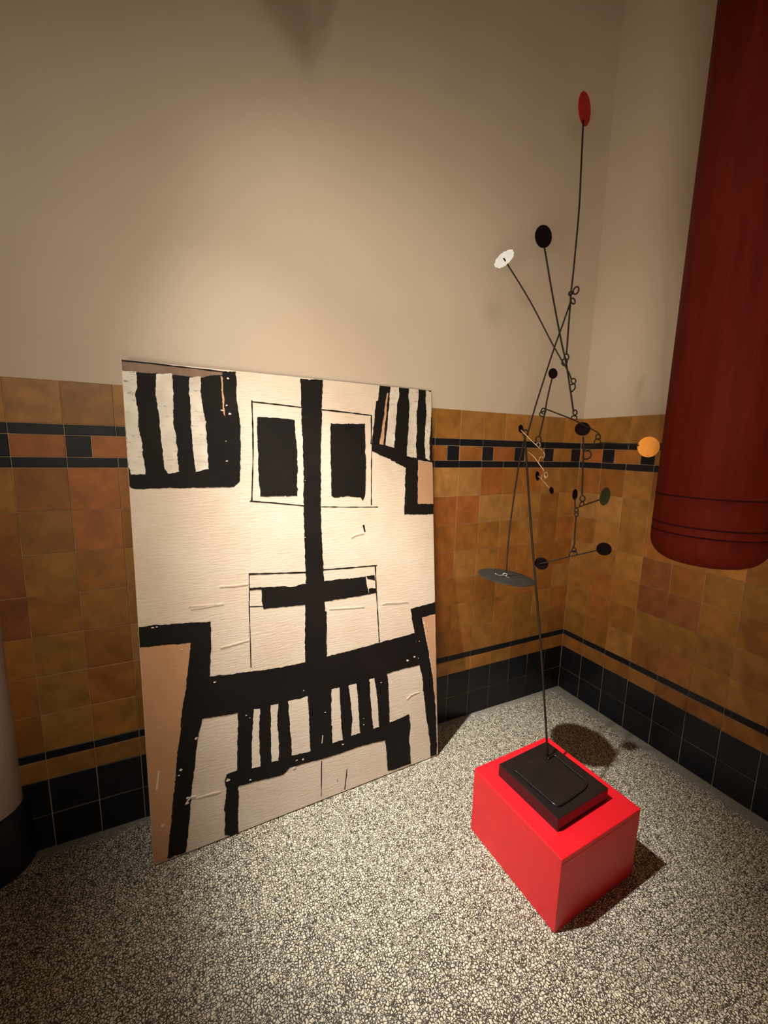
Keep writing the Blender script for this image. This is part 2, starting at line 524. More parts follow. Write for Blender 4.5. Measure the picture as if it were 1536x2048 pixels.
# ---------------------------------------------------------------- painting leaning on the wall
PD = json.loads(r'''{"S":[["brown_patch","brown",[[-0.0033,1.8293],[0.1595,1.8278],[0.3292,1.8244],[0.3237,1.8067],[0.2535,1.794],[0.1578,1.795],[-0.0039,1.7921]]],["black_patch","black",[[0.0007,1.7926],[0.0436,1.7948],[0.0834,1.7958],[0.1579,1.7973],[0.2536,1.7959],[0.2813,1.8073],[0.3231,1.8125],[0.3246,1.8264],[0.3736,1.8305],[0.371,1.7215],[0.3743,1.6867],[0.3813,1.6266],[0.3691,1.4126],[0.3461,1.3901],[0.1455,1.3899],[0.0137,1.3908],[-0.0015,1.4003],[0.0014,1.5959],[-0.0001,1.708]]],["white_stripe","white",[[-0.0021,1.7959],[0.0437,1.7971],[0.0425,1.7384],[0.0355,1.7198],[0.041,1.6749],[0.0398,1.6157],[0.0465,1.5564],[0.0506,1.4828],[0.0516,1.441],[0.0085,1.4405],[0.0027,1.478],[0.0014,1.5959],[-0.0006,1.6632],[-0.0027,1.7301]]],["white_stripe","white",[[0.1037,1.7942],[0.1539,1.8016],[0.1543,1.7433],[0.1488,1.6208],[0.1554,1.5832],[0.1563,1.5166],[0.1593,1.4497],[0.1227,1.4428],[0.113,1.4594],[0.1097,1.516],[0.1069,1.5815],[0.1057,1.6374],[0.1019,1.6835],[0.0977,1.7201]]],["white_stripe","white",[[0.2114,1.7932],[0.2493,1.7993],[0.2462,1.7366],[0.2504,1.6838],[0.2566,1.6258],[0.2578,1.5574],[0.259,1.459],[0.2141,1.4484],[0.2104,1.5077],[0.2086,1.5609],[0.2073,1.6235],[0.2075,1.6715],[0.206,1.7286]]],["pale_streak","peach",[[0.3173,1.8085],[0.3237,1.8067],[0.3252,1.738],[0.3261,1.6589],[0.3209,1.6685],[0.3188,1.7424]]],["black_bar","black",[[0.625,1.8291],[0.7225,1.8322],[0.7151,1.7231],[0.706,1.5842],[0.6985,1.4607],[0.6966,1.3798],[0.6925,1.2986],[0.6931,1.1621],[0.6943,1.0408],[0.6964,0.9739],[0.6954,0.8848],[0.6956,0.8427],[0.704,0.8357],[0.6962,0.8452],[0.7026,0.8392],[0.6984,0.6549],[0.6922,0.6261],[0.7106,0.49],[0.7119,0.4232],[0.7086,0.2437],[0.697,0.1853],[0.5749,0.1964],[0.6065,0.2412],[0.6046,0.4874],[0.6008,0.6071],[0.6003,0.6563],[0.6092,0.8837],[0.6085,0.8872],[0.6158,0.9735],[0.6166,1.0387],[0.6168,1.1413],[0.6193,1.3019],[0.6228,1.4345],[0.6263,1.5922],[0.623,1.6443],[0.6248,1.7171]]],["black_block","black",[[0.4464,1.663],[0.4884,1.6626],[0.5356,1.6626],[0.5948,1.6587],[0.596,1.6202],[0.5989,1.5556],[0.5989,1.4852],[0.5934,1.3461],[0.5278,1.3483],[0.4439,1.3495],[0.4413,1.4062],[0.4433,1.5105],[0.4432,1.5881]]],["black_block","black",[[0.7512,1.653],[0.8274,1.6539],[0.9131,1.659],[0.9107,1.5452],[0.9121,1.4716],[0.9029,1.3407],[0.8895,1.3155],[0.8806,1.3301],[0.8166,1.3379],[0.757,1.3333],[0.7428,1.3431],[0.7455,1.417],[0.746,1.5421]]],["black_bar","black",[[0.4305,0.9826],[0.5124,0.9779],[0.5478,0.9692],[0.6158,0.9735],[0.6947,0.9741],[0.8942,0.9716],[0.899,0.9241],[0.9074,0.8847],[0.6971,0.8845],[0.6085,0.8872],[0.609,0.8844],[0.437,0.8941],[0.431,0.934]]],["black_fleck","black",[[0.3837,0.9874],[0.4332,0.9844],[0.4327,0.9742],[0.3842,0.9773]]],["black_fleck","black",[[0.9082,0.9111],[0.9471,0.9098],[0.9497,0.8874],[0.9087,0.8845]]],["black_fleck","black",[[0.8974,0.9712],[0.9392,0.9719],[0.9403,0.9451],[0.9224,0.9533],[0.9033,0.9587]]],["black_patch","black",[[0.9915,1.8334],[1.0537,1.8349],[1.1911,1.8369],[1.2794,1.8366],[1.2787,1.6751],[1.2759,1.4855],[1.1883,1.4991],[1.1809,1.289],[1.2728,1.2851],[1.2716,1.2338],[1.1052,1.2409],[1.1129,1.3701],[1.1195,1.4628],[0.9421,1.539],[0.9479,1.6029],[0.9609,1.6715],[0.972,1.7628],[0.9817,1.7647]]],["peach_patch","peach",[[1.1897,1.4973],[1.2758,1.483],[1.2735,1.2851],[1.1809,1.289]]],["white_stripe","white",[[1.0471,1.8343],[1.0927,1.8366],[1.0891,1.7829],[1.0782,1.7531],[1.0732,1.6946],[1.0639,1.6067],[1.0591,1.5539],[1.0128,1.5657],[1.0173,1.6052],[1.0297,1.6922],[1.0422,1.7794]]],["white_stripe","white",[[1.1454,1.8342],[1.1982,1.8357],[1.193,1.7728],[1.1849,1.7305],[1.186,1.6348],[1.177,1.5623],[1.1792,1.5081],[1.1265,1.5166],[1.1318,1.5852],[1.1413,1.6805],[1.147,1.7636],[1.1424,1.7987]]],["white_stripe","white",[[1.2412,1.8316],[1.2734,1.83],[1.2697,1.7357],[1.2623,1.6377],[1.2536,1.5824],[1.2553,1.4965],[1.2298,1.5086],[1.2281,1.5878],[1.236,1.6731],[1.2425,1.734],[1.2367,1.7939]]],["brown_sliver","peach",[[1.0297,1.8042],[1.0362,1.8007],[1.016,1.6743],[1.003,1.5672],[0.9835,1.5696],[1.0029,1.6736]]],["brown_patch","peachd",[[0.0015,0.8286],[0.1664,0.8139],[0.1573,0.7205],[0.1411,0.6225],[0.1256,0.5349],[0.1034,0.4034],[0.0944,0.3138],[0.0778,0.2064],[0.064,0.1083],[0.0522,0.0067],[0.0014,0.0029],[0.0002,0.0846],[-0.0008,0.2628],[0.0001,0.512],[0.0025,0.756]]],["black_frame","black",[[0.003,0.9004],[0.0414,0.8982],[0.126,0.8903],[0.2382,0.8779],[0.2345,0.7806],[0.2233,0.6648],[0.2467,0.6623],[0.3792,0.6478],[0.506,0.6377],[0.5988,0.6377],[0.607,0.6401],[0.6979,0.64],[0.8207,0.6444],[0.9514,0.6501],[1.1479,0.6597],[1.1728,0.4922],[1.0739,0.497],[0.9822,0.4939],[0.9058,0.4934],[0.832,0.4878],[0.7106,0.49],[0.6046,0.4874],[0.6044,0.4843],[0.5164,0.4877],[0.4457,0.4928],[0.3927,0.4881],[0.3216,0.4934],[0.2438,0.5007],[0.1899,0.5058],[0.176,0.4578],[0.1637,0.3938],[0.1503,0.3094],[0.1398,0.2345],[0.129,0.1386],[0.1206,0.0787],[0.1087,0.0055],[0.0478,0.0072],[0.0597,0.1101],[0.0735,0.2081],[0.09,0.3154],[0.099,0.4048],[0.1212,0.5361],[0.1367,0.6237],[0.1528,0.7215],[0.1662,0.8099],[0.0005,0.825]]],["black_frame","black",[[1.1287,0.7825],[1.271,0.7937],[1.2703,0.7339],[1.1918,0.7302],[1.2003,0.678],[1.2211,0.5774],[1.2327,0.5062],[1.2415,0.4465],[1.2557,0.3268],[1.2632,0.2075],[1.2637,0.0417],[1.2642,0.0046],[1.2245,0.0072],[1.2202,0.1146],[1.2056,0.2067],[1.1949,0.3197],[1.1876,0.4249],[1.1728,0.4922],[1.1479,0.6597],[1.1366,0.7175]]],["peach_patch","peach",[[1.195,0.7285],[1.2696,0.7317],[1.2661,0.3358],[1.2649,0.1598],[1.2621,0.2783],[1.2455,0.4456],[1.2244,0.5767]]],["black_teeth","black",[[0.3208,0.4974],[0.3928,0.4897],[0.4458,0.4956],[0.5165,0.4905],[0.6045,0.4872],[0.6047,0.4899],[0.7108,0.494],[0.8321,0.4904],[0.9059,0.4961],[0.9871,0.4982],[0.9958,0.4442],[0.9955,0.373],[0.9962,0.2514],[1.1055,0.2615],[1.1117,0.2057],[1.1026,0.1514],[1.1059,0.0817],[1.1085,0.009],[1.0293,0.0109],[0.9803,0.0198],[0.9763,0.091],[0.9715,0.1731],[0.8559,0.1856],[0.697,0.1853],[0.6047,0.1937],[0.5165,0.1992],[0.4869,0.1779],[0.3795,0.1884],[0.3079,0.1937],[0.3066,0.1434],[0.3002,0.0793],[0.3002,0.0041],[0.2837,-0.0055],[0.2473,0.0131],[0.2519,0.11],[0.2636,0.2037],[0.2577,0.2332],[0.2662,0.2572],[0.3059,0.2595],[0.3155,0.4148]]],["white_gap","cream",[[0.3799,0.4916],[0.4042,0.4876],[0.3962,0.3899],[0.3966,0.2779],[0.3968,0.2469],[0.3614,0.2498],[0.3694,0.3705]]],["white_gap","cream",[[0.4482,0.4893],[0.4779,0.4879],[0.4717,0.4065],[0.4731,0.3092],[0.4693,0.2446],[0.4417,0.2484],[0.4433,0.3754]]],["white_gap","cream",[[0.5191,0.4869],[0.6045,0.4854],[0.6046,0.4874],[0.6054,0.4074],[0.6065,0.2412],[0.5262,0.2484],[0.5263,0.292],[0.5231,0.3797]]],["white_gap","cream",[[0.7132,0.4893],[0.7502,0.4875],[0.7518,0.3031],[0.7578,0.2437],[0.7086,0.2437],[0.7082,0.378]]],["white_gap","cream",[[0.7933,0.4844],[0.8319,0.4852],[0.8373,0.3941],[0.8438,0.2485],[0.7991,0.2491],[0.8067,0.3129],[0.7997,0.4305]]],["white_gap","cream",[[0.897,0.4876],[0.9231,0.4892],[0.9346,0.3893],[0.9403,0.2488],[0.9098,0.2499],[0.9042,0.3489]]]],"L":[[0.006,[[0.4277,1.7267],[0.4266,1.6132],[0.4231,1.5102],[0.4101,1.3314]]],[0.006,[[0.4289,1.7207],[0.5167,1.7175],[0.6413,1.7109]]],[0.006,[[0.4026,1.3327],[0.5,1.3209],[0.6254,1.3036]]],[0.007,[[0.7134,1.7081],[0.8291,1.7033],[0.947,1.6968]]],[0.007,[[0.9458,1.699],[0.9445,1.6368],[0.9405,1.5686]]],[0.005,[[0.942,1.5373],[0.9365,1.4029],[0.9331,1.2936]]],[0.005,[[0.6924,1.297],[0.8149,1.2898],[0.9664,1.2834]]],[0.007,[[0.3862,1.0433],[0.4879,1.0337],[0.6201,1.0221]]],[0.004,[[0.3871,1.0416],[0.3834,0.9359],[0.3819,0.9381],[0.3798,0.7777],[0.3773,0.6646]]],[0.004,[[0.3833,0.9123],[0.4344,0.9057]]],[0.007,[[0.6948,1.0241],[0.8056,1.0191],[0.9536,1.0145]]],[0.006,[[0.945,1.0125],[0.9461,0.8761],[0.947,0.8885],[0.9499,0.793],[0.9544,0.6538]]],[0.009,[[0.891,1.206],[0.8942,1.1891],[0.8975,1.1733]]],[0.004,[[0.6556,0.1787],[0.652,0.0976],[0.6486,0.0212]]],[0.005,[[0.7736,0.1011],[0.7666,0.0557],[0.7589,0.008]]],[0.004,[[0.7269,0.0702],[0.7249,0.0578]]],[0.007,[[-0.004,1.8301],[0.0853,1.8305],[0.1595,1.8282],[0.2551,1.8268],[0.3264,1.8251]]]],"D":[[1.2004,1.4066,0.012],[0.2408,0.6386,0.012],[0.1341,0.7913,0.008],[0.0374,0.1413,0.02],[0.1274,0.2156,0.018],[0.1242,0.1958,0.016],[0.1086,0.332,0.014],[0.27,0.2341,0.02],[0.1658,0.4375,0.012],[0.101,0.314,0.01],[0.0451,0.8903,0.014],[0.0576,0.8904,0.012],[0.3328,1.6999,0.012],[0.3437,1.6688,0.014],[0.3437,1.8027,0.012],[0.3168,1.6806,0.014],[1.1032,0.5338,0.014],[1.1436,0.5428,0.012],[1.164,0.5299,0.01],[1.1726,0.6145,0.008],[0.6795,0.3939,0.01],[0.8628,0.3124,0.008],[0.8619,0.2832,0.008],[0.351,0.4752,0.008],[0.3631,0.4607,0.006],[0.3255,1.5642,0.008],[0.3243,1.489,0.01],[0.9574,0.4592,0.008],[0.6196,1.1707,0.01],[0.629,1.4106,0.005],[0.5874,0.5166,0.008],[0.545,0.2204,0.012],[0.5736,0.2148,0.012],[0.5324,0.1909,0.018],[0.7571,0.2218,0.016],[0.3542,0.2033,0.012],[1.0025,0.2578,0.01],[1.0355,0.0087,0.01]],"K":[[[0.0356,0.3527],[0.0321,0.3262],[0.0249,0.2858]],[[0.6645,0.2937],[0.6596,0.2595]],[[0.1173,0.1933],[0.126,0.2056],[0.1365,0.2147],[0.1546,0.2109]]],"K2":[[[0.9744,0.8304],[1.04,0.8256],[1.1108,0.8195]],[[0.7159,0.849],[0.7947,0.8402],[0.8825,0.8323]],[[0.9911,0.8303],[1.0521,0.8226],[1.115,0.8178]],[[0.1708,0.9373],[0.2208,0.9378],[0.2866,0.9403]],[[0.2756,1.008],[0.3283,1.0045],[0.3804,1.0043]],[[0.2661,0.7689],[0.3146,0.7721],[0.3748,0.7787]],[[0.1642,0.9487],[0.2183,0.9437],[0.2647,0.9405]],[[1.0949,0.3408],[1.1208,0.3565],[1.1662,0.3588]],[[0.8285,1.154],[0.8535,1.1651],[0.8911,1.1692]],[[0.1542,0.2026],[0.2008,0.2005],[0.239,0.1968]]]}''')
pu = Vector((0.999498, 0.031675, 0.000000))
pv = Vector((-0.003373, 0.106440, 0.994313))
pn = Vector((0.031495, -0.993814, 0.106493))
p0 = Vector((-2.356428, -0.245166, 0.004500))
W, H = 1.272, 1.834
painting = empty('painting', p0, 'large cream canvas painted with thick black bars and striped corners leaning on the tiled wall', 'painting')
painting.matrix_world = Matrix(((pu.x, pv.x, pn.x, p0.x), (pu.y, pv.y, pn.y, p0.y), (pu.z, pv.z, pn.z, p0.z), (0, 0, 0, 1)))
bm = bmesh.new()
fs = add_box(bm, (0, 0, -0.024), (W, H, 0.0), 1)
fs[5].material_index = 0
bevel_all(bm, 0.0025, 2)
canvas = obj('canvas', bm, [M_CREAM, M_EDGE], painting)
for lo, hi in (((0.004, 0.004), (0.06, H - 0.004)), ((W - 0.06, 0.004), (W - 0.004, H - 0.004)), ((0.06, 0.004), (W - 0.06, 0.06)), ((0.06, H - 0.06), (W - 0.06, H - 0.004)), ((0.06, H / 2 - 0.03), (W - 0.06, H / 2 + 0.03))):
    bm = bmesh.new()
    add_box(bm, (lo[0], lo[1], -0.0285), (hi[0], hi[1], -0.0242))
    obj('stretcher_bar', bm, M_WOOD, painting)

rng = random.Random(3)
def rough_outline(P, step=0.007, amp=0.0016):
    out = []
    n = len(P)
    for i in range(n):
        a, c = Vector(P[i]), Vector(P[(i + 1) % n])
        L = (c - a).length
        k = max(1, int(L / step))
        nrm = Vector((-(c - a).y, (c - a).x)) / max(L, 1e-6)
        w = 0.0
        for j in range(k):
            t = j / k
            w = 0.6 * w + rng.uniform(-amp, amp)
            q = a.lerp(c, t) + (nrm * w if 0 < j else Vector((0, 0)))
            if rng.random() < 0.03 and j:
                q += nrm * rng.uniform(-2.2, 2.2) * amp
            out.append((min(max(q.x, 0.0015), W - 0.0015), min(max(q.y, 0.0015), H - 0.0015)))
    return out

def paint_shape(name, P, mat, z0, z1, step=0.007, amp=0.0016):
    Q = rough_outline(P, step, amp)
    bm = bmesh.new()
    top = [bm.verts.new((x, y, z1)) for x, y in Q]
    bot = [bm.verts.new((x, y, z0)) for x, y in Q]
    area = sum(Q[i][0] * Q[(i + 1) % len(Q)][1] - Q[(i + 1) % len(Q)][0] * Q[i][1] for i in range(len(Q)))
    for a, c, d in tessellate_polygon([[Vector((x, y, 0)) for x, y in Q]]):
        A, B_, D_ = Vector(Q[a]), Vector(Q[c]), Vector(Q[d])
        cr = (B_ - A).x * (D_ - A).y - (B_ - A).y * (D_ - A).x
        tri = (a, c, d) if cr > 0 else (a, d, c)
        try:
            bm.faces.new([top[k] for k in tri])
        except ValueError:
            pass
    n = len(Q)
    for i in range(n):
        j = (i + 1) % n
        q = (bot[i], bot[j], top[j], top[i]) if area > 0 else (bot[j], bot[i], top[i], top[j])
        bm.faces.new(q)
    return obj(name, bm, mat, canvas)

for i, (nm, c, P) in enumerate(PD['S']):
    over = c in ('white', 'cream')
    z1 = (0.0016 if over else (0.0006 if c in ('brown', 'peachd') else 0.0010)) + 0.00002 * i
    paint_shape(nm, P, PM[c], -0.0008, z1)

def stroke(P, w):
    P = [Vector(p) for p in P]
    pts = []
    for a, c in zip(P, P[1:]):
        k = max(1, int((c - a).length / 0.02))
        pts += [a.lerp(c, j / k) for j in range(k)]
    pts.append(P[-1])
    L, R = [], []
    for i, p in enumerate(pts):
        t = pts[min(i + 1, len(pts) - 1)] - pts[max(0, i - 1)]
        t.normalize()
        nrm = Vector((-t.y, t.x))
        ww = w / 2 * rng.uniform(0.45, 1.15)
        L.append(tuple(p + nrm * ww))
        R.append(tuple(p - nrm * ww))
    return L + R[::-1]
for w, P in PD['L']:
    paint_shape('thin_line', stroke(P, w), M_BLACK, -0.0008, 0.0008, 0.02, 0.0004)
for P in PD['K']:
    paint_shape('pale_ridge', stroke(P, 0.006), M_GAP, -0.0008, 0.0028, 0.02, 0.0006)
for P in PD['K2']:
    paint_shape('paint_ridge', stroke(P, 0.005), M_CREAM, -0.0008, 0.0022, 0.02, 0.0006)
for x, y, s in PD['D']:
    P = []
    a0 = rng.uniform(0, 6)
    el = rng.uniform(0.4, 1.0)
    for k in range(8):
        a = a0 + k * math.pi / 4
        q = s * 0.5 * rng.uniform(0.35, 1.0)
        P.append((x + q * math.cos(a), y + q * el * math.sin(a)))
    paint_shape('pale_fleck', P, M_GAP, -0.0008, 0.0026, 0.004, 0.0006)

# ---------------------------------------------------------------- red pedestal
ped = empty('pedestal', (-0.969, -0.806, 0.0), 'low square glossy red pedestal carrying the wire mobile', 'pedestal')
ped.rotation_euler = (0, 0, math.radians(2.2))
S2 = 0.209
bm = bmesh.new()
add_box(bm, (-S2, -S2, 0.0), (S2, S2, 0.2608))
bevel_all(bm, 0.0018, 2)
obj('body', bm, M_RED, ped)
bm = bmesh.new()
add_box(bm, (-S2 - 0.0006, -S2 - 0.0006, 0.2612), (S2 + 0.0006, S2 + 0.0006, 0.280))
bevel_all(bm, 0.003, 3)
obj('top_panel', bm, M_RED, ped)

